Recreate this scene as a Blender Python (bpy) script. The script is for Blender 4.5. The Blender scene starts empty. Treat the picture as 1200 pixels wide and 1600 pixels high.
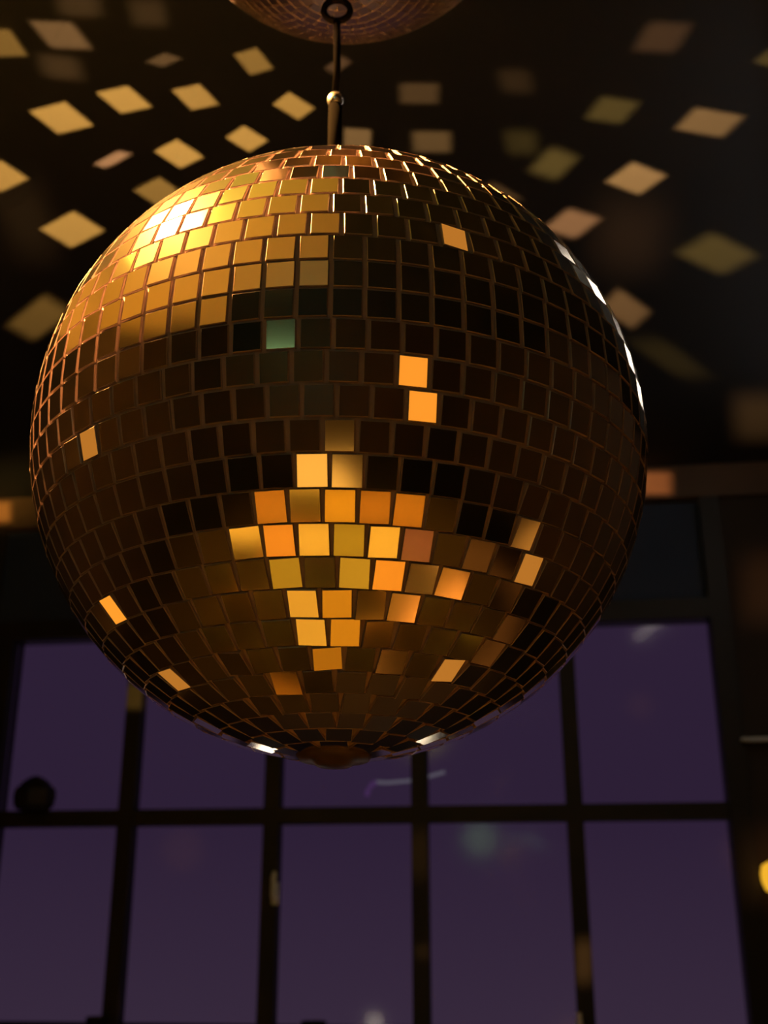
import bpy, bmesh, math, random
from mathutils import Vector, Matrix
random.seed(7)
S = bpy.context.scene
COL = S.collection
Z0 = 1.5                                   # eye height of the photographer above the floor
F = 1750.0                                 # focal length in pixels of a 1200x1600 frame
P = math.radians(20)                       # the camera looks up by 20 degrees
CEIL = 3.5
CAM = Vector((0, 0, Z0))
rad = math.radians


# ---------------------------------------------------------------- measuring helpers
def ray(px, py):
    u, v = (px - 600) / F, (800 - py) / F
    return Vector((u, math.cos(P) - math.sin(P) * v, math.sin(P) + math.cos(P) * v)).normalized()


def on_ceiling(px, py, z=CEIL):
    d = ray(px, py)
    return CAM + d * ((z - Z0) / d.z)


YAW = rad(7.6)
WT = Vector((math.cos(YAW), -math.sin(YAW), 0))      # along the window wall
WN = Vector((math.sin(YAW), math.cos(YAW), 0))       # outward normal
WP = Vector((0, 5.08, 0))


def on_wall(px, py, off=0.0):
    d = ray(px, py)
    s = ((WP - WN * off - CAM).dot(WN)) / d.dot(WN)
    return CAM + d * s


# ---------------------------------------------------------------- materials
def lin(c):
    return tuple(((x / 255) / 12.92 if x / 255 <= 0.04045 else ((x / 255 + 0.055) / 1.055) ** 2.4) for x in c)


def mat(name, col, rough=0.6, metal=0.0, noise=0.0, scale=8.0, spec=0.5, bump=0.0):
    m = bpy.data.materials.new(name)
    m.use_nodes = True
    nt = m.node_tree
    b = nt.nodes['Principled BSDF']
    b.inputs['Base Color'].default_value = (*col, 1)
    b.inputs['Roughness'].default_value = rough
    b.inputs['Metallic'].default_value = metal
    b.inputs['Specular IOR Level'].default_value = spec
    if noise > 0 or bump > 0:
        tc = nt.nodes.new('ShaderNodeTexCoord')
        n = nt.nodes.new('ShaderNodeTexNoise')
        n.inputs['Scale'].default_value = scale
        n.inputs['Detail'].default_value = 5
        nt.links.new(tc.outputs['Object'], n.inputs['Vector'])
        if noise > 0:
            mx = nt.nodes.new('ShaderNodeMix')
            mx.data_type = 'RGBA'
            mx.inputs[6].default_value = (*[c * (1 - noise) for c in col], 1)
            mx.inputs[7].default_value = (*[min(1, c * (1 + noise)) for c in col], 1)
            nt.links.new(n.outputs['Fac'], mx.inputs[0])
            nt.links.new(mx.outputs[2], b.inputs['Base Color'])
        if bump > 0:
            bp = nt.nodes.new('ShaderNodeBump')
            bp.inputs['Strength'].default_value = bump
            bp.inputs['Distance'].default_value = 0.01
            nt.links.new(n.outputs['Fac'], bp.inputs['Height'])
            nt.links.new(bp.outputs['Normal'], b.inputs['Normal'])
    return m


def glow(name, col, strength):
    m = bpy.data.materials.new(name)
    m.use_nodes = True
    nt = m.node_tree
    nt.nodes.remove(nt.nodes['Principled BSDF'])
    e = nt.nodes.new('ShaderNodeEmission')
    e.inputs['Color'].default_value = (*col, 1)
    e.inputs['Strength'].default_value = strength
    nt.links.new(e.outputs[0], nt.nodes['Material Output'].inputs[0])
    return m


def glass_mat():
    m = bpy.data.materials.new('window_glass')
    m.use_nodes = True
    nt = m.node_tree
    nt.nodes.remove(nt.nodes['Principled BSDF'])
    t = nt.nodes.new('ShaderNodeBsdfTransparent')
    t.inputs[0].default_value = (0.95, 0.95, 0.96, 1)
    g = nt.nodes.new('ShaderNodeBsdfGlossy')
    g.inputs['Roughness'].default_value = 0.08
    fr = nt.nodes.new('ShaderNodeFresnel')
    fr.inputs[0].default_value = 1.22
    mx = nt.nodes.new('ShaderNodeMixShader')
    nt.links.new(fr.outputs[0], mx.inputs[0])
    nt.links.new(t.outputs[0], mx.inputs[1])
    nt.links.new(g.outputs[0], mx.inputs[2])
    nt.links.new(mx.outputs[0], nt.nodes['Material Output'].inputs[0])
    return m


M_MIRROR = mat('mirror_glass', (0.93, 0.82, 0.66), 0.09, 1.0)
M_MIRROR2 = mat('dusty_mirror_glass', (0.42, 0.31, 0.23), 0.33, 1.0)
M_EDGE = mat('ground_glass_edge', (0.27, 0.19, 0.19), 0.3, 0.0, spec=0.6)
M_CORE = mat('ball_adhesive', (0.30, 0.21, 0.22), 0.7, 0.0, 0.25, 40)
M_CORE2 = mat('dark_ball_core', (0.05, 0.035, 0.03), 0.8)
M_STEEL = mat('dull_steel', (0.035, 0.032, 0.03), 0.5, 0.0)
M_ROD = mat('black_rod', (0.0020, 0.0018, 0.0018), 0.9, spec=0.0)
M_ROD.node_tree.nodes['Principled BSDF'].inputs['IOR'].default_value = 1.01
M_LATCH = mat('pale_latch', (0.85, 0.86, 0.84), 0.3, 0.6)
M_CHROME = mat('chrome', (0.9, 0.9, 0.92), 0.25, 1.0)
M_BLACK = mat('black_paint', (0.012, 0.009, 0.008), 0.55, 0.0, 0.3, 6, 0.3)
M_HUB = mat('dark_bronze_hub', (0.06, 0.032, 0.03), 0.5, 0.2)
M_CEIL = mat('ceiling_plaster', (0.032, 0.034, 0.041), 0.85, 0, 0.18, 1.4, 0.2)
M_PANEL = mat('cream_panel', (0.72, 0.62, 0.48), 0.8, 0, 0.08, 3, 0.2)
M_WALL = mat('brown_wall', (0.10, 0.065, 0.045), 0.8, 0, 0.25, 2, 0.2)
M_FRONT = mat('front_wall', (0.035, 0.026, 0.022), 0.8, 0, 0.25, 2, 0.2)
M_BEAM = mat('beam_wood', (0.10, 0.06, 0.04), 0.7, 0, 0.3, 5, 0.3)
M_TRANSOM = mat('blue_grey_blind', (0.030, 0.042, 0.08), 0.75, 0, 0.15, 3, 0.2)
M_GLASS = glass_mat()
M_GROUND = mat('dark_ground', (0.02, 0.02, 0.02), 0.9)
M_WOOD = mat('dark_floor', (0.03, 0.02, 0.014), 0.5, 0, 0.3, 3, 0.3)


# ---------------------------------------------------------------- mesh helpers
def link(name, me, parent=None, m=None):
    o = bpy.data.objects.new(name, me)
    COL.objects.link(o)
    if parent:
        o.parent = parent
    if m and me:
        me.materials.append(m)
    return o


def obj(name, bm, m, parent=None, smooth=False):
    me = bpy.data.meshes.new(name)
    bmesh.ops.recalc_face_normals(bm, faces=bm.faces)
    bm.to_mesh(me)
    bm.free()
    if smooth:
        for p in me.polygons:
            p.use_smooth = True
    return link(name, me, parent, m)


def box(bm, c, s, ax=None):
    """box of size s about c; ax = optional (x,y,z) axes"""
    vs = []
    X, Y, Z = ax or (Vector((1, 0, 0)), Vector((0, 1, 0)), Vector((0, 0, 1)))
    for i in (-1, 1):
        for j in (-1, 1):
            for k in (-1, 1):
                vs.append(bm.verts.new(Vector(c) + X * (i * s[0] / 2) + Y * (j * s[1] / 2) + Z * (k * s[2] / 2)))
    for f in ((0, 1, 3, 2), (4, 6, 7, 5), (0, 4, 5, 1), (2, 3, 7, 6), (0, 2, 6, 4), (1, 5, 7, 3)):
        bm.faces.new([vs[q] for q in f])


def lathe(bm, prof, c=(0, 0, 0), n=32):
    c = Vector(c)
    rings = []
    for r, z in prof:
        if r < 1e-6:
            rings.append([bm.verts.new(c + Vector((0, 0, z)))])
        else:
            rings.append([bm.verts.new(c + Vector((r * math.cos(2 * math.pi * i / n), r * math.sin(2 * math.pi * i / n), z))) for i in range(n)])
    for a, b in zip(rings, rings[1:]):
        for i in range(n):
            j = (i + 1) % n
            if len(a) == 1 and len(b) == 1:
                continue
            if len(a) == 1:
                bm.faces.new((a[0], b[i], b[j]))
            elif len(b) == 1:
                bm.faces.new((a[i], a[j], b[0]))
            else:
                bm.faces.new((a[i], a[j], b[j], b[i]))


def tube(bm, pts, r, n=10):
    pts = [Vector(p) for p in pts]
    rings = []
    for i, p in enumerate(pts):
        d = (pts[min(i + 1, len(pts) - 1)] - pts[max(i - 1, 0)]).normalized()
        a = d.cross(Vector((0.13, 0.31, 0.94)) if abs(d.z) < 0.9 else Vector((1, 0.2, 0))).normalized()
        b = d.cross(a)
        rings.append([bm.verts.new(p + (a * math.cos(2 * math.pi * k / n) + b * math.sin(2 * math.pi * k / n)) * r) for k in range(n)])
    for a, b in zip(rings, rings[1:]):
        for k in range(n):
            bm.faces.new((a[k], a[(k + 1) % n], b[(k + 1) % n], b[k]))
    bm.faces.new(rings[0])
    bm.faces.new(rings[-1])


def torus(bm, c, R, r, axis='y', n=28, k=10):
    rings = []
    for i in range(n):
        a = 2 * math.pi * i / n
        ring = []
        for j in range(k):
            b = 2 * math.pi * j / k
            x, y, z = (R + r * math.cos(b)) * math.cos(a), r * math.sin(b), (R + r * math.cos(b)) * math.sin(a)
            v = {'y': (x, y, z), 'x': (y, x, z), 'z': (x, z, y)}[axis]
            ring.append(bm.verts.new(Vector(c) + Vector(v)))
        rings.append(ring)
    for i in range(n):
        for j in range(k):
            bm.faces.new((rings[i][j], rings[(i + 1) % n][j], rings[(i + 1) % n][(j + 1) % k], rings[i][(j + 1) % k]))


def sphere(bm, c, r, seg=40, rings=20):
    lathe(bm, [(r * math.sin(math.pi * i / rings) if 0 < i < rings else 0, -r * math.cos(math.pi * i / rings)) for i in range(rings + 1)], c, seg)


def thing(name, label, cat, loc=(0, 0, 0), group=None):
    o = bpy.data.objects.new(name, None)
    COL.objects.link(o)
    o.empty_display_size = 0.1
    o.location = loc
    o['label'] = label
    o['category'] = cat
    if group:
        o['group'] = group
    return o


def tag(o, label, cat, group=None):
    o['label'] = label
    o['category'] = cat
    if group:
        o['group'] = group
    return o


def struct(o):
    o['kind'] = 'structure'
    return o


# ---------------------------------------------------------------- the room
XL, XR, YB = -3.2, 3.2, -3.2


def wall_pt(u, z, off=0.0):
    q = WP + WT * u - WN * off
    return Vector((q.x, q.y, z))


def wbox(bm, u0, u1, z0, z1, d0, d1):
    """box in the window wall's own axes; d = depth into the room (negative = outside)"""
    c = wall_pt((u0 + u1) / 2, (z0 + z1) / 2, (d0 + d1) / 2)
    box(bm, c, (abs(u1 - u0), abs(d1 - d0), abs(z1 - z0)), (WT, WN, Vector((0, 0, 1))))


W_L, W_R, W_T, W_B = -1.80, 1.474, 2.77, 0.26          # glass opening
MUL = [-1.176, -0.502, 0.158, 0.828]
# front wall with the window opening
bm = bmesh.new()
wbox(bm, -3.35, W_L - 0.12, 0, 3.34, 0.0, -0.2)
struct(obj('wall_front', bm, M_FRONT))
bm = bmesh.new()
wbox(bm, W_R + 0.09, 3.4, 0, 3.34, 0.0, -0.2)
struct(obj('wall_front_right', bm, M_FRONT))
bm = bmesh.new()
wbox(bm, W_L - 0.12, W_R + 0.09, 0, W_B - 0.06, 0.0, -0.2)
struct(obj('wall_front_sill', bm, M_FRONT))
# header beam under the ceiling
bm = bmesh.new()
wbox(bm, -3.35, 3.4, 3.34, CEIL, 0.04, -0.2)
struct(obj('trim_1', bm, M_BEAM))
# dark blind panel between the beam and the window head
bm = bmesh.new()
wbox(bm, W_L - 0.12, W_R, 2.86, 3.34, -0.03, -0.1)
struct(obj('trim_2', bm, M_TRANSOM))
# window
win = bpy.data.objects.new('window_1', None)
COL.objects.link(win)
win.location = wall_pt(-0.16, W_B)
struct(win)
WINV = Matrix.Translation(-win.location)


def wpart(name, bm, m):
    bm.transform(WINV)
    return obj(name, bm, m, win)


bm = bmesh.new()
wbox(bm, W_L - 0.12, W_L, W_B - 0.06, 2.86, 0.03, -0.1)
wbox(bm, W_R, W_R + 0.09, W_B - 0.06, 3.34, 0.03, -0.1)
wbox(bm, W_L, W_R, W_T, 2.86, 0.03, -0.1)
wbox(bm, W_L, W_R, W_B - 0.06, W_B, 0.03, -0.1)
wpart('window_frame', bm, M_BLACK)
for u in MUL:
    bm = bmesh.new()
    wbox(bm, u - 0.036, u + 0.036, W_B, W_T, 0.02, -0.06)
    wpart('mullion', bm, M_BLACK)
for z in (1.9325, 1.048):
    bm = bmesh.new()
    wbox(bm, W_L, W_R, z - 0.036, z + 0.036, 0.016, -0.056)
    wpart('crossbar', bm, M_BLACK)
bm = bmesh.new()
us = [W_L] + MUL + [W_R]
zs = [W_B, 1.048, 1.9325, W_T]
for a, b in zip(us, us[1:]):
    for c, d in zip(zs, zs[1:]):
        wbox(bm, a + 0.005, b - 0.005, c + 0.005, d - 0.005, -0.028, -0.034)
wpart('pane', bm, M_GLASS)
for (px, py, h) in ((431, 1385, 0.085), (905, 1604, 0.075)):
    q = on_wall(px, py, 0.02)
    bm = bmesh.new()
    tube(bm, [q - WN * 0.035 + Vector((0, 0, h / 2 + 0.01)), q - WN * 0.045 + Vector((0, 0, h / 2)), q - WN * 0.045 - Vector((0, 0, h / 2)), q - WN * 0.0 - Vector((0, 0, h / 2 + 0.004))], 0.012, 14)
    box(bm, q - WN * 0.004 - Vector((0, 0, 0.03)), (0.03, 0.012, 0.09), (WT, WN, Vector((0, 0, 1))))
    w = wpart('window_latch', bm, M_LATCH)
    w['label'] = 'pale latch handle'

bm = bmesh.new()
box(bm, (0, 1.0, -0.05), (6.8, 8.8, 0.1))
floor = struct(obj('floor', bm, M_WOOD))
bm = bmesh.new()
box(bm, (0, 1.0, CEIL + 0.05), (6.8, 8.8, 0.1))
struct(obj('ceiling', bm, M_CEIL))
bm = bmesh.new()
box(bm, (XL - 0.05, 1.0, CEIL / 2), (0.1, 8.8, CEIL))
struct(obj('wall_left', bm, M_WALL))
bm = bmesh.new()
box(bm, (XR + 0.05, 0.7, CEIL / 2), (0.1, 8.1, CEIL))
struct(obj('wall_right', bm, M_WALL))
bm = bmesh.new()
box(bm, (0, YB - 0.05, CEIL / 2), (6.6, 0.1, CEIL))
struct(obj('wall_back', bm, M_WALL))
# added unseen pale panel, shaped to bounce amber light into the ball's upper tiles
bm = bmesh.new()
out = []
for i in range(61):
    a = 2 * math.pi * i / 61
    rr = 2.35 + 0.45 * max(0, -math.cos(a)) ** 1.5
    x, y = min(-0.02, -0.20 + rr * math.cos(a)), 0.60 + rr * math.sin(a)
    if x > -1.5 and y > 0:
        y = min(y, 1.85)
    out.append((x, y))
lo = [bm.verts.new((x, y, CEIL - 0.05)) for x, y in out]
hi = [bm.verts.new((x, y, CEIL)) for x, y in out]
bmesh.ops.remove_doubles(bm, verts=bm.verts, dist=1e-4)
lo = [v for v in lo if v.is_valid]
hi = [v for v in hi if v.is_valid]
bm.faces.new(lo)
bm.faces.new(hi)
for i in range(len(lo)):
    j = (i + 1) % len(lo)
    bm.faces.new((lo[i], lo[j], hi[j], hi[i]))
struct(obj('added_bounce_panel', bm, M_PANEL))

# added unseen squares that give the ball's tiles bright and dark tones to mirror
SQ = 0.20
CLS = {
    'K': mat('added_square_dark', (0.008, 0.006, 0.004), 0.7, spec=0.1),
    'Y': mat('floor_cream', (0.92, 0.80, 0.52), 0.5),
    'O': mat('floor_tan', (0.88, 0.50, 0.25), 0.5),
    'B': mat('floor_brown', (0.24, 0.15, 0.08), 0.5),
    'L': mat('floor_olive', (0.34, 0.32, 0.10), 0.5),
    'A': mat('floor_honey', (0.62, 0.40, 0.08), 0.5),
    'C': mat('floor_copper', (0.50, 0.26, 0.09), 0.5),
    'R': mat('floor_rose', (0.27, 0.13, 0.30), 0.5),
}
ORDER = ['Y', 'O', 'A', 'L', 'C', 'B', 'Y', 'R']
KEYS = list(CLS)
DX0, DY0, DNX, DNY = -1.4, -2.2, 14, 17


def cell_class(i, j):
    if (i + j) % 2 == 0:
        return 'K'
    return ORDER[((i // 2) * 3 + j * 2 + (i % 2)) % 8]


me = bpy.data.meshes.new('reflected_squares')
bm = bmesh.new()
for i in range(DNX):
    for j in range(DNY):
        x, y = DX0 + i * SQ, DY0 + j * SQ
        n0 = len(bm.faces)
        box(bm, (x + SQ / 2, y + SQ / 2, 0.006), (SQ - 0.004, SQ - 0.004, 0.012))
        bm.faces.ensure_lookup_table()
        for f in bm.faces[n0:]:
            f.material_index = KEYS.index(cell_class(i, j))
bmesh.ops.recalc_face_normals(bm, faces=bm.faces)
bm.to_mesh(me)
bm.free()
for k in KEYS:
    me.materials.append(CLS[k])
df = link('floor_added_squares', me)
struct(df)


def cells():
    for i in range(DNX):
        for j in range(DNY):
            yield cell_class(i, j), Vector((DX0 + (i + .5) * SQ, DY0 + (j + .5) * SQ, 0.012))


CELLS = list(cells())

# ---------------------------------------------------------------- lamps outside the frame, seen in the mirrors; the paper lanterns are added
BALL_R = 0.23
BALL_D = BALL_R / math.sin(rad(15.38))
BC = CAM + ray(534, 716) * BALL_D
LAMP = Vector((-0.86, 0.80, 3.06))
LANTERNS = []
M_AMBER = glow('added_amber_lantern_paper', (1.0, 0.36, 0.035), 1.25)
M_AMBER_SOFT = glow('added_soft_amber_lantern_paper', (1.0, 0.40, 0.06), 0.55)
M_WARMWHITE = glow('warm_white_globe', (1.0, 0.86, 0.66), 11.0)
M_KEY = glow('pendant_globe_glass', (1.0, 0.84, 0.085), 2.4)


def lantern(loc, r, m, label, where):  # added glowing globes, placed for single tiles of the ball to mirror
    t = thing('added_lantern', label, 'lantern', loc, 'added lanterns mirrored by the ball')
    bm = bmesh.new()
    prof = [(0.0, -r), (r * 0.35, -r * 0.97)]
    for i in range(1, 16):
        a = -math.pi / 2 + math.pi * (0.12 + 0.76 * i / 16)
        prof.append((r * math.cos(a) * (1.0 if i % 2 else 0.975), r * math.sin(a)))
    prof += [(r * 0.35, r * 0.97), (0, r)]
    lathe(bm, prof, n=36)
    obj('shade', bm, m, t, True)
    bm = bmesh.new()
    lathe(bm, [(0, r * 0.95), (r * 0.38, r * 0.95), (r * 0.38, r * 1.06), (0, r * 1.06)])
    obj('top_ring', bm, M_BLACK, t)
    bm = bmesh.new()
    if where == 'floor':
        lathe(bm, [(0, -loc[2]), (r * 0.7, -loc[2]), (r * 0.7, -loc[2] + 0.02), (0.012, -loc[2] + 0.03), (0.012, -r * 0.95), (0, -r * 0.95)])
    else:
        tube(bm, [(0, 0, r), (0, 0, CEIL - loc[2])], 0.004, 8)
    obj('added_stand' if where == 'floor' else 'cord', bm, M_BLACK, t)
    LANTERNS.append((Vector(loc), r))
    return t


lantern((1.75, -2.85, 2.15), 0.17, M_AMBER, 'added amber paper lantern hanging before the back wall', 'c')
lantern((-2.85, 1.05, 2.05), 0.17, M_AMBER_SOFT, 'added dim amber paper lantern hanging by the left wall', 'c')
lantern((-2.75, 2.75, 0.55), 0.16, M_AMBER, 'added amber paper lantern on a tall floor stand by the left wall', 'floor')
lantern((-1.60, 2.70, 0.35), 0.15, M_AMBER_SOFT, 'added small amber paper lantern low on the floor left of the window', 'floor')
lantern((2.75, 1.30, 0.45), 0.16, M_AMBER_SOFT, 'added amber paper lantern on a floor stand by the right wall', 'floor')
lantern((1.10, 1.75, 0.30), 0.14, M_AMBER_SOFT, 'added low amber paper lantern on the floor right of the ball', 'floor')
lantern((0.95, 0.35, 3.20), 0.10, M_AMBER_SOFT, 'added small amber paper lantern close under the ceiling right of the ball', 'c')

lantern((-0.12, -2.75, 0.36), 0.17, glow('added_yellow_lantern_paper', (1.0, 0.47, 0.07), 1.3), 'added yellow paper lantern on the floor before the back wall', 'floor')

# pendant globe up left of the ball: the lamp that gilds it
t = thing('pendant_lamp', 'amber glass globe pendant hanging up left of the mirror ball', 'lamp', LAMP)
bm = bmesh.new()
sphere(bm, (0, 0, 0), 0.29)
obj('globe', bm, M_KEY, t, True)
bm = bmesh.new()
tube(bm, [(0, 0, 0.28), (0, 0, CEIL - 0.05 - LAMP.z)], 0.006)
lathe(bm, [(0, 0.285), (0.06, 0.28), (0.04, 0.33), (0, 0.33)])
obj('stem', bm, M_BLACK, t)

# white tube light on the right, near the ceiling; two white globes low by the window
TUBE = (Vector((1.03, 1.85, 3.43)), Vector((1.80, 3.98, 3.43)))
t = thing('glow_tube', 'white tube light with a flat housing on the ceiling right of the balls', 'lamp', (TUBE[0] + TUBE[1]) / 2)
bm = bmesh.new()
tube(bm, [p - t.location for p in TUBE], 0.016, 14)
obj('tube', bm, glow('white_tube', (1.0, 0.88, 0.74), 15.0), t, True)
bm = bmesh.new()
ax = (TUBE[1] - TUBE[0]).normalized()
box(bm, (0, 0, 0.043), ((TUBE[1] - TUBE[0]).length + 0.04, 0.14, 0.054), (ax, Vector((-ax.y, ax.x, 0)), Vector((0, 0, 1))))
obj('housing', bm, M_BLACK, t)
AVOID = [(TUBE[0].lerp(TUBE[1], q / 12), 0.03) for q in range(13)]
for k, (loc, lab) in enumerate((((0.45, 3.0, 0.76), 'white globe lamp on a low post in front of the window, right one'), ((-0.55, 3.3, 0.95), 'white globe lamp on a taller post in front of the window, left one'))):
    t = thing('globe_lamp', lab, 'lamp', loc, 'globe lamps under the window')
    bm = bmesh.new()
    sphere(bm, (0, 0, 0), 0.05, 24, 12)
    obj('globe', bm, M_WARMWHITE, t, True)
    bm = bmesh.new()
    lathe(bm, [(0, -loc[2]), (0.09, -loc[2]), (0.09, -loc[2] + 0.02), (0.012, -loc[2] + 0.03), (0.012, -0.045), (0, -0.045)])
    obj('post', bm, M_BLACK, t)


# pale green paper globes behind the photographer, seen as soft reflections in the panes
def mirrored(px, py, y):
    """where a lamp at depth y of the room must hang to be reflected by the pane at this pixel"""
    d = ray(px, py)
    d2 = d - WN * (2 * d.dot(WN))
    g = on_wall(px, py, -0.03)
    return g + d2 * ((y - g.y) / d2.y)


for (px, py, r, y, c, s, lab) in (
        (750, 1310, 0.17, -1.6, (0.55, 1.0, 0.45), 3.2, 'pale green paper globe behind the photographer, the brighter of the two'),
        (822, 1332, 0.20, -2.0, (0.60, 0.95, 0.75), 1.3, 'dim grey green paper globe next to the brightest green one')):
    q = mirrored(px, py, y)
    t = thing('globe_lantern', lab, 'lantern', q, 'green globes behind the photographer')
    bm = bmesh.new()
    sphere(bm, (0, 0, 0), r, 28, 14)
    obj('shade', bm, glow('green_globe_paper', c, s), t, True)
    bm = bmesh.new()
    tube(bm, [(0, 0, r * 0.98), (0, 0, CEIL - q.z)], 0.004, 8)
    obj('cord', bm, M_BLACK, t)
    AVOID.append((q, r + 0.16))


def look(o, target):
    o.rotation_euler = (Vector(target) - o.location).to_track_quat('-Z', 'Y').to_euler()


def spot(name, loc, target, power, col, half, blend, radius):
    l = bpy.data.lights.new(name, 'SPOT')
    l.energy = power
    l.color = col
    l.spot_size = 2 * half
    l.spot_blend = blend
    l.shadow_soft_size = radius
    o = bpy.data.objects.new(name, l)
    COL.objects.link(o)
    o.location = loc
    look(o, target)
    return o


# beam from the pendant onto the ball
d = (BC - LAMP).normalized()
kp = LAMP + d * 0.36
spot('ball_spotlight', kp, BC, 2600, (1.0, 0.46, 0.10), rad(14.5), 0.1, 0.03)
spot('small_ball_spotlight', kp, (BC.x - 0.12, BC.y, Z0 + 0.96), 1300, (1.0, 0.45, 0.14), rad(11), 0.3, 0.03)
AVOID.append((kp, -0.045))
# added downlight that brightens the unseen floor squares
spot('added_floor_spotlight', (0.3, -2.0, 3.42), (0.0, -0.42, 0), 760, (1.0, 0.50, 0.045), rad(31), 0.35, 0.05)
# added lights from below that brighten the unseen panel for the mirrors
spot('added_uplight', (-1.75, 0.15, 2.35), (-1.72, 0.2, 3.4), 62, (1.0, 0.42, 0.022), rad(72), 0.5, 0.04)
spot('added_uplight', (-2.15, 2.1, 2.4), (-2.2, 2.15, 3.4), 34, (1.0, 0.42, 0.05), rad(42), 0.4, 0.04)


# ---------------------------------------------------------------- the mirror balls
def axes_for(n):
    e1 = Vector((0, 0, 1)).cross(n).normalized()       # east
    return e1, n.cross(e1).normalized()


PITCH = rad(5)
# (pixel, class) of tiles that catch something in the photograph; the class says what they mirror
GLINTS = [
    (487, 742, (7, 0, 0)), (543, 742, (7, .13, .12)), (521, 692, (7, .02, .24)), 
    (421, 800, 'C'), (475, 800, 'K'), (532, 800, 'A'), (588, 800, 'C'), (643, 800, 'C'),
    (378, 858, 'L'), (430, 852, 'O'), (487, 852, 'Y'), (546, 850, 'L'), (604, 852, 'Y'), (660, 856, 'R'),
    (444, 900, 'L'), (500, 900, 'K'), (556, 900, 'L'), (612, 902, 'O'),
    (471, 947, 'Y'), (526, 946, 'A'), (581, 946, 'C'), (638, 950, 'B'),
    (484, 990, 'Y'), (540, 990, 'A'), (596, 992, 'C'), (508, 1032, 'A'),
    (710, 912, 'B'), (665, 908, 'K'), (545, 1100, 'B'), (445, 1072, 'B'),
    (644, 580, 0), (659, 638, 0), (137, 712, 1), (185, 972, 2), (355, 1047, 3), (292, 1072, 3), (405, 1108, 3),
    (435, 528, 'G'), (832, 900, 4), (838, 795, 4), (835, 845, 4), (705, 1050, 5), (660, 1083, 5), (707, 365, 6),
]
ROWPH = {  # top latitude of a row -> a seam seen in the photograph (pixel x, y)
    0: (264, 500), -5: (264, 550), -10: (619, 580), -15: (634, 638), -20: (612, 690), -25: (515, 745), -30: (504, 800),
    -35: (518, 852), -40: (527, 902), -45: (500, 947), -50: (513, 990), -55: (537, 1032), -60: (523, 1068), -65: (532, 1100),
    5: (517, 430), 10: (517, 388), 15: (534, 350), 20: (517, 320), 25: (532, 294), 30: (549, 273), 35: (585, 257),
}
TILT = Matrix.Rotation(rad(-3.0), 3, 'X') @ Matrix.Rotation(rad(0.5), 3, 'Y')


def hit_ball(px, py):
    d = ray(px, py)
    oc = BC - CAM
    b = d.dot(oc)
    q = b * b - oc.dot(oc) + BALL_R ** 2
    return CAM + d * (b - math.sqrt(max(q, 0)))


def tile_list(R, fit, pitch):
    out = []
    inv = TILT.inverted()
    dg = math.degrees(pitch)
    for k in range(1, round(180 / dg) - 1):
        top = round(90 - dg * k, 3)
        lm = rad(top - dg / 2)
        n = max(5, round(2 * math.pi * math.cos(lm) / pitch))
        ph = random.random() * 360
        if fit and top in ROWPH:
            v = inv @ ((hit_ball(*ROWPH[top]) - BC).normalized())
            ph = math.degrees(math.atan2(v.x, -v.y))
        for i in range(n):
            az = rad(ph + (i + 0.5) * 360 / n)
            nv = Vector((math.sin(az) * math.cos(lm), -math.cos(az) * math.cos(lm), math.sin(lm)))
            w = 2 * math.pi * R * math.cos(lm) / n
            out.append([TILT @ nv if fit else nv, w])
    return out


def reflect(c, n):
    v = (CAM - c).normalized()
    return n * (2 * n.dot(v)) - v


def floor_class(c, r):
    if r.z > -0.02:
        return None
    q = c + r * ((0.012 - c.z) / r.z)
    i, j = math.floor((q.x - DX0) / SQ), math.floor((q.y - DY0) / SQ)
    if 0 <= i < DNX and 0 <= j < DNY:
        return cell_class(i, j), q
    return None


def jitter(n, s):
    return (n + Vector((random.gauss(0, s), random.gauss(0, s), random.gauss(0, s)))).normalized()


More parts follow.
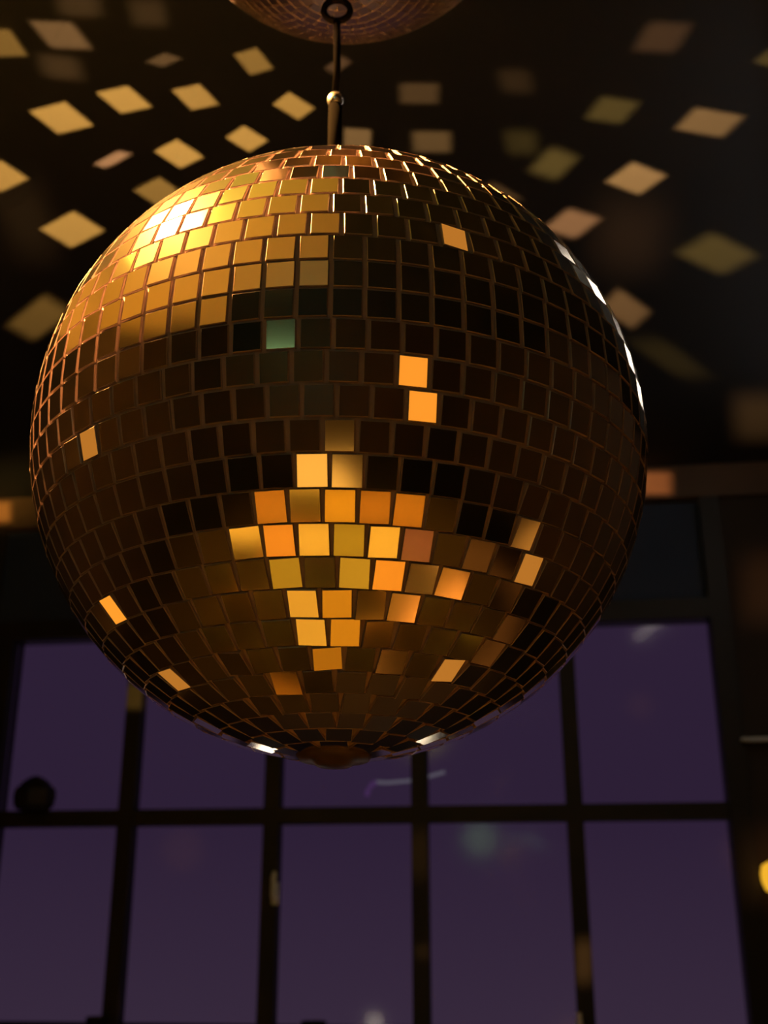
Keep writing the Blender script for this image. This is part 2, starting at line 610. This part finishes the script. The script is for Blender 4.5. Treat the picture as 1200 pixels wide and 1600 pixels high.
def build_ball(name, center, R, fit, label, gap_v=0.0028, gap_h=0.0018, pitch=PITCH, mirror=None):
    root = thing(name, label, 'disco ball', center)
    tiles = tile_list(R, fit, pitch)
    bm = bmesh.new()
    sphere(bm, (0, 0, 0), R - 0.0013, 128, 64)
    obj('ball_core', bm, M_CORE if fit else M_CORE2, root, True)
    want = {}
    if fit:
        for px, py, cl in GLINTS:
            q = (hit_ball(px, py) - BC).normalized()
            k = max(range(len(tiles)), key=lambda a: tiles[a][0].dot(q))
            want[k] = cl
    bm = bmesh.new()
    h = R * pitch
    for k, (n, w) in enumerate(tiles):
        c = Vector(center) + n * R
        nn = n
        v = (CAM - c).normalized()
        if fit and k in want:
            cl = want[k]
            r = reflect(c, n)
            if isinstance(cl, tuple):
                tg = LANTERNS[cl[0]][0] + Vector((cl[1], 0, cl[2]))
            elif isinstance(cl, int):
                tg = LANTERNS[cl][0]
            elif cl == 'G':
                tg = AVOID[13][0] + Vector((0, 0, 0.27))
            else:
                cand = [q for c2, q in CELLS if c2 == cl]
                tg = max(cand, key=lambda q: (q - c).normalized().dot(r))
            nn = (v + (tg - c).normalized()).normalized()
            ang = n.angle(nn)
            if ang > rad(8):
                nn = n.slerp(nn, rad(8) / ang) if hasattr(n, 'slerp') else nn
        elif fit and n.dot(v) > 0.05:
            for tries in range(12):
                nn = jitter(n, 0.012 + 0.004 * tries)
                r = reflect(c, nn)
                fc = floor_class(c, r)
                if fc:
                    cand = [q for c2, q in CELLS if c2 == 'K']
                    tg = max(cand, key=lambda q: (q - c).normalized().dot(r))
                    nn = (v + (tg - c).normalized()).normalized()
                    r = reflect(c, nn)
                if all(r.angle(p - c) > math.atan((rr + 0.08) / (p - c).length) for p, rr in LANTERNS + (AVOID if n.dot(v) > 0.22 else [])):
                    break
        else:
            nn = jitter(n, 0.012)
        e1, e2 = axes_for(n)
        a1 = (e1 - nn * e1.dot(nn)).normalized()
        a2 = nn.cross(a1).normalized()
        low = fit and n.z < -0.36                        # the lower rows sit closer together
        hw, hh, ch = (w - (gap_v * 0.75 if low else gap_v)) / 2, (h - (gap_h * 0.35 if low else gap_h)) / 2, 0.0004
        lo, mid, hi = [], [], []
        base = n * (R - 0.0012)
        for sx, sy in ((-1, -1), (1, -1), (1, 1), (-1, 1)):
            lo.append(bm.verts.new(base + a1 * sx * hw + a2 * sy * hh - nn * 0.0022))
            mid.append(bm.verts.new(base + a1 * sx * hw + a2 * sy * hh + nn * 0.0007))
            hi.append(bm.verts.new(base + a1 * sx * (hw - ch) + a2 * sy * (hh - ch) + nn * 0.0012))
        f = bm.faces.new(hi)
        f.material_index = 0
        for q in range(4):
            z = (q + 1) % 4
            f = bm.faces.new((lo[q], lo[z], mid[z], mid[q]))
            f.material_index = 1
            f = bm.faces.new((mid[q], mid[z], hi[z], hi[q]))
            f.material_index = 1
    me = bpy.data.meshes.new('mirror_tiles')
    bm.to_mesh(me)
    bm.free()
    me.materials.append(mirror or M_MIRROR)
    me.materials.append(M_EDGE if fit else M_CORE2)
    o = link('mirror_tiles', me, root)
    o['label'] = 'square mirror tiles in staggered rows'
    # caps at the poles
    T = TILT.to_4x4() if fit else Matrix.Identity(4)
    s = R / 0.23
    bm = bmesh.new()
    lathe(bm, [(0, -R - 0.007 * s), (0.012 * s, -R - 0.006 * s), (0.016 * s, -R - 0.0025 * s), (0.024 * s, -R - 0.002 * s), (0.027 * s, -R + 0.002 * s), (0.027 * s, -R + 0.010 * s), (0, -R + 0.012 * s)], n=36)
    bm.transform(T)
    h1 = obj('bottom_hub', bm, M_HUB, root, True)
    h1['label'] = 'dull reddish metal hub'
    bm = bmesh.new()
    lathe(bm, [(0, R - 0.012), (0.026, R - 0.010), (0.026, R - 0.002), (0.018, R + 0.002), (0.008, R + 0.004), (0.008, R + 0.012), (0, R + 0.012)], n=36)
    bm.transform(T)
    obj('top_cap', bm, M_STEEL, root, True)
    return root


ball = build_ball('mirror_ball', BC, BALL_R, True, 'large mirror ball gilded by amber light, hanging in front of the window')
UC = Vector((BC.x - 0.006, BC.y, Z0 + 0.995))
UR = 0.19
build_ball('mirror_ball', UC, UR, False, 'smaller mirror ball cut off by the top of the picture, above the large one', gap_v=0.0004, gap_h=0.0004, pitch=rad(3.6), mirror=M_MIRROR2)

# rod between the two balls
ztop = BC.z + BALL_R
rod = thing('hanging_rod', 'dark metal rod with a shiny swivel joining the two mirror balls', 'rod', (BC.x - 0.010, BC.y, ztop + 0.006))
bm = bmesh.new()
lathe(bm, [(0, 0), (0.006, 0), (0.006, 0.098), (0, 0.098)], n=20)
obj('shaft', bm, M_ROD, rod, True)
bm = bmesh.new()
sphere(bm, (0, 0, 0.104), 0.0072, 20, 12)
o = obj('swivel', bm, M_CHROME, rod, True)
o['label'] = 'shiny metal swivel'
bm = bmesh.new()
ht = UC.z - UR - (ztop + 0.012) - 0.006
tube(bm, [(0, 0, 0.11), (0.001, 0, 0.14), (0, 0, ht - 0.03)], 0.0032)
torus(bm, (0, 0, ht - 0.018), 0.012, 0.003)
obj('cable', bm, M_ROD, rod, True)
t = tag(None or obj('ceiling_cable', (lambda b: (tube(b, [(UC.x, UC.y, UC.z + UR + 0.012), (UC.x, UC.y, CEIL)], 0.005), b)[1])(bmesh.new()), M_BLACK), 'black cable holding the smaller mirror ball from the ceiling', 'cable')

# ---------------------------------------------------------------- added masked spotlights standing in for light the ball throws on ceiling, beam, bars
AMB = (1.0, 0.46, 0.075)
TAN = (1.0, 0.48, 0.13)
PNK = (1.0, 0.43, 0.14)
OLV = (1.0, 0.58, 0.11)
BRN = (1.0, 0.46, 0.13)
# four corners in order, brightness, colour, edge softness, surface
PATCH = [
    ([(47, 173), (100, 160), (147, 195), (90, 210)], .42, AMB, .10, 'c'),
    ([(150, 145), (200, 134), (237, 167), (190, 177)], .42, AMB, .10, 'c'),
    ([(268, 140), (312, 132), (341, 162), (300, 173)], .36, AMB, .10, 'c'),
    ([(425, 162), (453, 145), (490, 168), (468, 188)], .36, AMB, .10, 'c'),
    ([(352, 215), (382, 196), (418, 220), (390, 237)], .42, AMB, .08, 'c'),
    ([(241, 236), (277, 218), (318, 245), (282, 263)], .44, AMB, .08, 'c'),
    ([(146, 256), (185, 236), (206, 241), (167, 263)], .32, PNK, .2, 'c'),
    ([(210, 297), (248, 277), (287, 302), (245, 322)], .22, AMB, .15, 'c'),
    ([(62, 358), (115, 330), (163, 360), (112, 387)], .38, AMB, .10, 'c'),
    ([(-40, 275), (0, 248), (46, 282), (0, 297)], .38, AMB, .12, 'c'),
    ([(366, 85), (400, 75), (428, 107), (390, 117)], .22, AMB, .15, 'c'),
    ([(230, 95), (255, 84), (286, 90), (252, 106)], .09, BRN, .35, 'c'),
    ([(48, 32), (110, 36), (146, 76), (78, 75)], .13, BRN, .25, 'c'),
    ([(-40, 45), (15, 48), (43, 85), (-10, 90)], .16, AMB, .2, 'c'),
    ([(60, 85), (120, 90), (130, 125), (70, 120)], .035, BRN, .6, 'c'),
    ([(90, -10), (150, -8), (160, 25), (95, 25)], .035, BRN, .6, 'c'),
    ([(200, 0), (255, 0), (260, 40), (210, 40)], .03, BRN, .6, 'c'),
    ([(10, 507), (70, 462), (110, 488), (55, 532)], .09, AMB, .35, 'c'),
    ([(508, 105), (535, 88), (550, 98), (520, 116)], .07, PNK, .35, 'c'),
    ([(538, 200), (580, 203), (578, 231), (538, 228)], .15, TAN, .2, 'c'),
    ([(625, 131), (685, 130), (684, 162), (626, 161)], .055, BRN, .35, 'c'),
    ([(645, 206), (703, 206), (704, 238), (647, 237)], .085, TAN, .35, 'c'),
    ([(916, 180), (940, 156), (1000, 155), (970, 198)], .06, OLV, .4, 'c'),
    ([(1058, 198), (1085, 172), (1165, 178), (1125, 218)], .15, TAN, .28, 'c'),
    ([(828, 262), (860, 235), (905, 242), (868, 285)], .07, OLV, .5, 'c'),
    ([(950, 280), (985, 258), (1045, 270), (995, 308)], .25, TAN, .24, 'c'),
    ([(853, 354), (885, 330), (942, 338), (895, 376)], .20, PNK, .35, 'c'),
    ([(993, 75), (1012, 38), (1085, 35), (1050, 85)], .04, PNK, .45, 'c'),
    ([(1180, 95), (1205, 75), (1250, 85), (1215, 110)], .05, OLV, .4, 'c'),
    ([(1060, 395), (1110, 365), (1185, 398), (1125, 430)], .055, OLV, .4, 'c'),
    ([(940, 482), (965, 450), (1018, 488), (985, 512)], .10, BRN, .35, 'c'),
    ([(990, 540), (1030, 525), (1115, 588), (1060, 590)], .012, OLV, .6, 'c'),
    ([(780, 110), (825, 110), (835, 145), (785, 145)], .018, BRN, .7, 'c'),
    ([(790, 205), (835, 205), (840, 240), (795, 240)], .025, OLV, .7, 'c'),
    ([(755, 292), (775, 285), (815, 308), (800, 318)], .04, BRN, .5, 'c'),
    ([(1150, 620), (1220, 620), (1220, 685), (1150, 685)], .022, BRN, .7, 'c'),
    ([(940, 320), (1040, 320), (1030, 430), (930, 420)], .012, PNK, .9, 'c'),
    ([(-10, 290), (60, 290), (90, 400), (20, 400)], .010, BRN, .9, 'c'),
    ([(985, 738), (1048, 738), (1048, 772), (985, 772)], .12, PNK, .4, 'w'),
    ([(-25, 786), (16, 784), (16, 815), (-25, 817)], .17, AMB, .4, 'w'),
    ([(-60, 735), (60, 725), (60, 810), (-60, 820)], .035, OLV, .8, 'w'),
    ([(196, 1068), (228, 1068), (226, 1108), (196, 1108)], .05, OLV, .4, 'm'),
    ([(900, 1470), (925, 1470), (925, 1535), (900, 1535)], .016, BRN, .6, 'm'),
    ([(640, 1300), (670, 1300), (670, 1370), (640, 1370)], .004, BRN, .7, 'm'),
    ([(648, 1475), (674, 1475), (674, 1500), (648, 1500)], .004, BRN, .7, 'm'),
    ([(1160, 870), (1240, 870), (1240, 970), (1160, 970)], .022, PNK, .7, 'w'),
    ([(1160, 1300), (1230, 1300), (1230, 1400), (1160, 1400)], .012, PNK, .8, 'w'),
]
ALB = {'c': 0.030, 'w': 0.065, 'm': 0.03}
KPOW = 4 * math.pi * math.pi


def patch_light(k, corners, lum, col, soft, where):
    if where == 'c':
        pts = [on_ceiling(*q) for q in corners]
        nrm = Vector((0, 0, 1))
    else:
        pts = [on_wall(*q, 0.04 if where == 'w' and corners[0][0] < 1100 else (0.02 if where == 'm' else 0.0)) for q in corners]
        nrm = WN
    X0 = sum(pts, Vector()) / 4
    a = (pts[1] + pts[2] - pts[0] - pts[3]) / 4
    b = (pts[2] + pts[3] - pts[0] - pts[1]) / 4
    # spotlight goes at the tile that would send the beam there: halfway between lamp and patch
    hv = ((LAMP - BC).normalized() + (X0 - BC).normalized()).normalized()
    pos = BC + hv * (BALL_R + 0.02)
    if where != 'c' and X0.z < 3.0:                    # low patches: from the lower far side of the ball
        pos = BC + (X0 - BC).normalized() * (BALL_R + 0.02)
    dv = X0 - pos
    dist = dv.length
    cosn = abs(dv.normalized().dot(nrm))
    Mx = Matrix((a, b, dv)).transposed().inverted()
    half = max((p - pos).angle(dv) for p in pts) * (1.1 + soft)
    L = bpy.data.lights.new('light_spot', 'SPOT')
    L.energy = lum * KPOW * dist * dist / cosn / ALB[where]
    L.color = col
    L.spot_size = min(2 * half, 2.5)
    L.spot_blend = 0.0
    L.shadow_soft_size = 0.0
    L.use_nodes = True
    nt = L.node_tree
    em = nt.nodes['Emission']
    g = nt.nodes.new('ShaderNodeNewGeometry')

    def dot(row):
        n = nt.nodes.new('ShaderNodeVectorMath')
        n.operation = 'DOT_PRODUCT'
        nt.links.new(g.outputs['Incoming'], n.inputs[0])
        n.inputs[1].default_value = row
        return n.outputs['Value']

    def mth(op, x, y=None):
        n = nt.nodes.new('ShaderNodeMath')
        n.operation = op
        nt.links.new(x, n.inputs[0])
        if y is not None:
            nt.links.new(y, n.inputs[1])
        return n.outputs[0]

    w = dot(Mx[2])
    fac = []
    for r in (0, 1):
        u = mth('ABSOLUTE', mth('DIVIDE', dot(Mx[r]), w))
        mr = nt.nodes.new('ShaderNodeMapRange')
        mr.interpolation_type = 'SMOOTHSTEP'
        mr.inputs['From Min'].default_value = 1 - soft
        mr.inputs['From Max'].default_value = 1 + soft
        mr.inputs['To Min'].default_value = 1
        mr.inputs['To Max'].default_value = 0
        nt.links.new(u, mr.inputs['Value'])
        fac.append(mr.outputs[0])
    nt.links.new(mth('MULTIPLY', fac[0], fac[1]), em.inputs['Strength'])
    o = bpy.data.objects.new('light_spot', L)
    COL.objects.link(o)
    o.location = pos
    look(o, X0)


for k, pt in enumerate(PATCH):
    patch_light(k, *pt)

# ---------------------------------------------------------------- things at and beyond the window
# round dark lantern on the crossbar, far left
q = on_wall(50, 1282, 0.05)
t = thing('candle_lantern', 'dark round lantern silhouette on the window crossbar at far left', 'lantern', (q.x, q.y, 1.9685))
bm = bmesh.new()
lathe(bm, [(0, 0), (0.075, 0), (0.092, 0.02), (0.098, 0.06), (0.094, 0.09), (0.06, 0.118), (0, 0.118)], n=8)
obj('body', bm, M_BLACK, t)
bm = bmesh.new()
lathe(bm, [(0, 0.116), (0.07, 0.116), (0.035, 0.140), (0.012, 0.150), (0, 0.152)], n=8)
obj('lid', bm, M_BLACK, t)
for px, r, h, lab in ((150, 0.045, 0.030, 'small dark pot on the lower window bar beside the left mullion'), (490, 0.055, 0.022, 'small dark bowl on the lower window bar near the middle pane')):
    q = on_wall(px, 1600, 0.05)
    bm = bmesh.new()
    lathe(bm, [(0, 0), (r * 0.7, 0), (r, h * 0.5), (r * 0.93, h), (r * 0.8, h), (r * 0.85, h * 0.55), (0, h * 0.3)], (0, 0, 0), 24)
    o = obj('pot' if h > 0.025 else 'bowl', bm, M_BLACK, None, True)
    o.location = (q.x, q.y, 1.084)
    tag(o, lab, 'pot' if h > 0.025 else 'bowl')
# pale shelf edge and amber sconce on the wall right of the window
q0, q1 = on_wall(1160, 1157, 0.06), on_wall(1260, 1150, 0.06)
bm = bmesh.new()
box(bm, (q0 + q1) / 2 + WN * 0.03, ((q1 - q0).length, 0.06, 0.012), (WT, WN, Vector((0, 0, 1))))
tag(obj('wall_shelf', bm, mat('pale_shelf', (0.7, 0.7, 0.72), 0.4), None), 'thin pale shelf on the dark wall right of the window', 'shelf')
q = on_wall(1203, 1370, 0.07)
t = thing('wall_sconce', 'small glowing amber sconce on the wall at the right edge', 'lamp', q)
bm = bmesh.new()
lathe(bm, [(0, -0.06), (0.02, -0.055), (0.034, -0.02), (0.036, 0.01), (0.028, 0.045), (0, 0.06)], n=24)
obj('lamp_shade', bm, glow('sconce_amber', (1.0, 0.50, 0.03), 0.9), t, True)
bm = bmesh.new()
box(bm, WN * 0.05, (0.05, 0.02, 0.09), (WT, WN, Vector((0, 0, 1))))
tube(bm, [WN * 0.045, WN * 0.025], 0.008)
obj('bracket', bm, M_BLACK, t)


# thin glowing curve standing in for a light streak reflected in the pane
t = thing('glow_tube', 'thin curved pale light streak, a glowing stand-in for a reflection, across the bar below the ball', 'lamp', on_wall(655, 1219, -0.075))
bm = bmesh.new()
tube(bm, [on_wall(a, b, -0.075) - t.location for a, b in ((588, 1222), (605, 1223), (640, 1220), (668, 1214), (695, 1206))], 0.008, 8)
obj('tube', bm, glow('lilac_streak', (0.85, 0.75, 1.0), 0.11), t, True)
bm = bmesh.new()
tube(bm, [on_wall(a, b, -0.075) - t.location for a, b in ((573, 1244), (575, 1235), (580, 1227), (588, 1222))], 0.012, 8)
o = obj('streak_end', bm, glow('violet_streak', (0.6, 0.25, 0.9), 0.09), t, True)
o['label'] = 'violet end of the reflection streak'

# ---------------------------------------------------------------- dusk sky
w = bpy.data.worlds.new('dusk')
S.world = w
w.use_nodes = True
nt = w.node_tree
bg = nt.nodes['Background']
tc = nt.nodes.new('ShaderNodeTexCoord')
sp = nt.nodes.new('ShaderNodeSeparateXYZ')
rp = nt.nodes.new('ShaderNodeValToRGB')
rp.color_ramp.elements[0].position = 0.0
rp.color_ramp.elements[0].color = (*lin((58, 44, 63)), 1)
rp.color_ramp.elements[1].position = 0.25
rp.color_ramp.elements[1].color = (*lin((47, 33, 56)), 1)
mr = nt.nodes.new('ShaderNodeMapRange')
mr.inputs['From Min'].default_value = -0.1
mr.inputs['From Max'].default_value = 0.6
nt.links.new(tc.outputs['Generated'], sp.inputs[0])
nt.links.new(sp.outputs['Z'], mr.inputs['Value'])
nt.links.new(mr.outputs[0], rp.inputs[0])
nt.links.new(rp.outputs[0], bg.inputs[0])

# ---------------------------------------------------------------- camera
cd = bpy.data.cameras.new('camera')
cam = bpy.data.objects.new('camera', cd)
COL.objects.link(cam)
cam.location = CAM
cam.rotation_euler = (rad(90) + P, 0, 0)
cd.sensor_fit = 'VERTICAL'
cd.sensor_height = 36
cd.lens = F / 1600 * 36
cd.clip_start = 0.02
cd.dof.use_dof = True
cd.dof.focus_distance = 0.70
cd.dof.aperture_fstop = 8.5
S.camera = cam
S.view_settings.view_transform = 'Standard'
S.view_settings.look = 'None'
S.view_settings.gamma = 1
S.view_settings.exposure = 0
S.view_settings.use_curve_mapping = False
S.cycles.use_denoising = True
S.cycles.max_bounces = 8
S.cycles.sample_clamp_indirect = 6
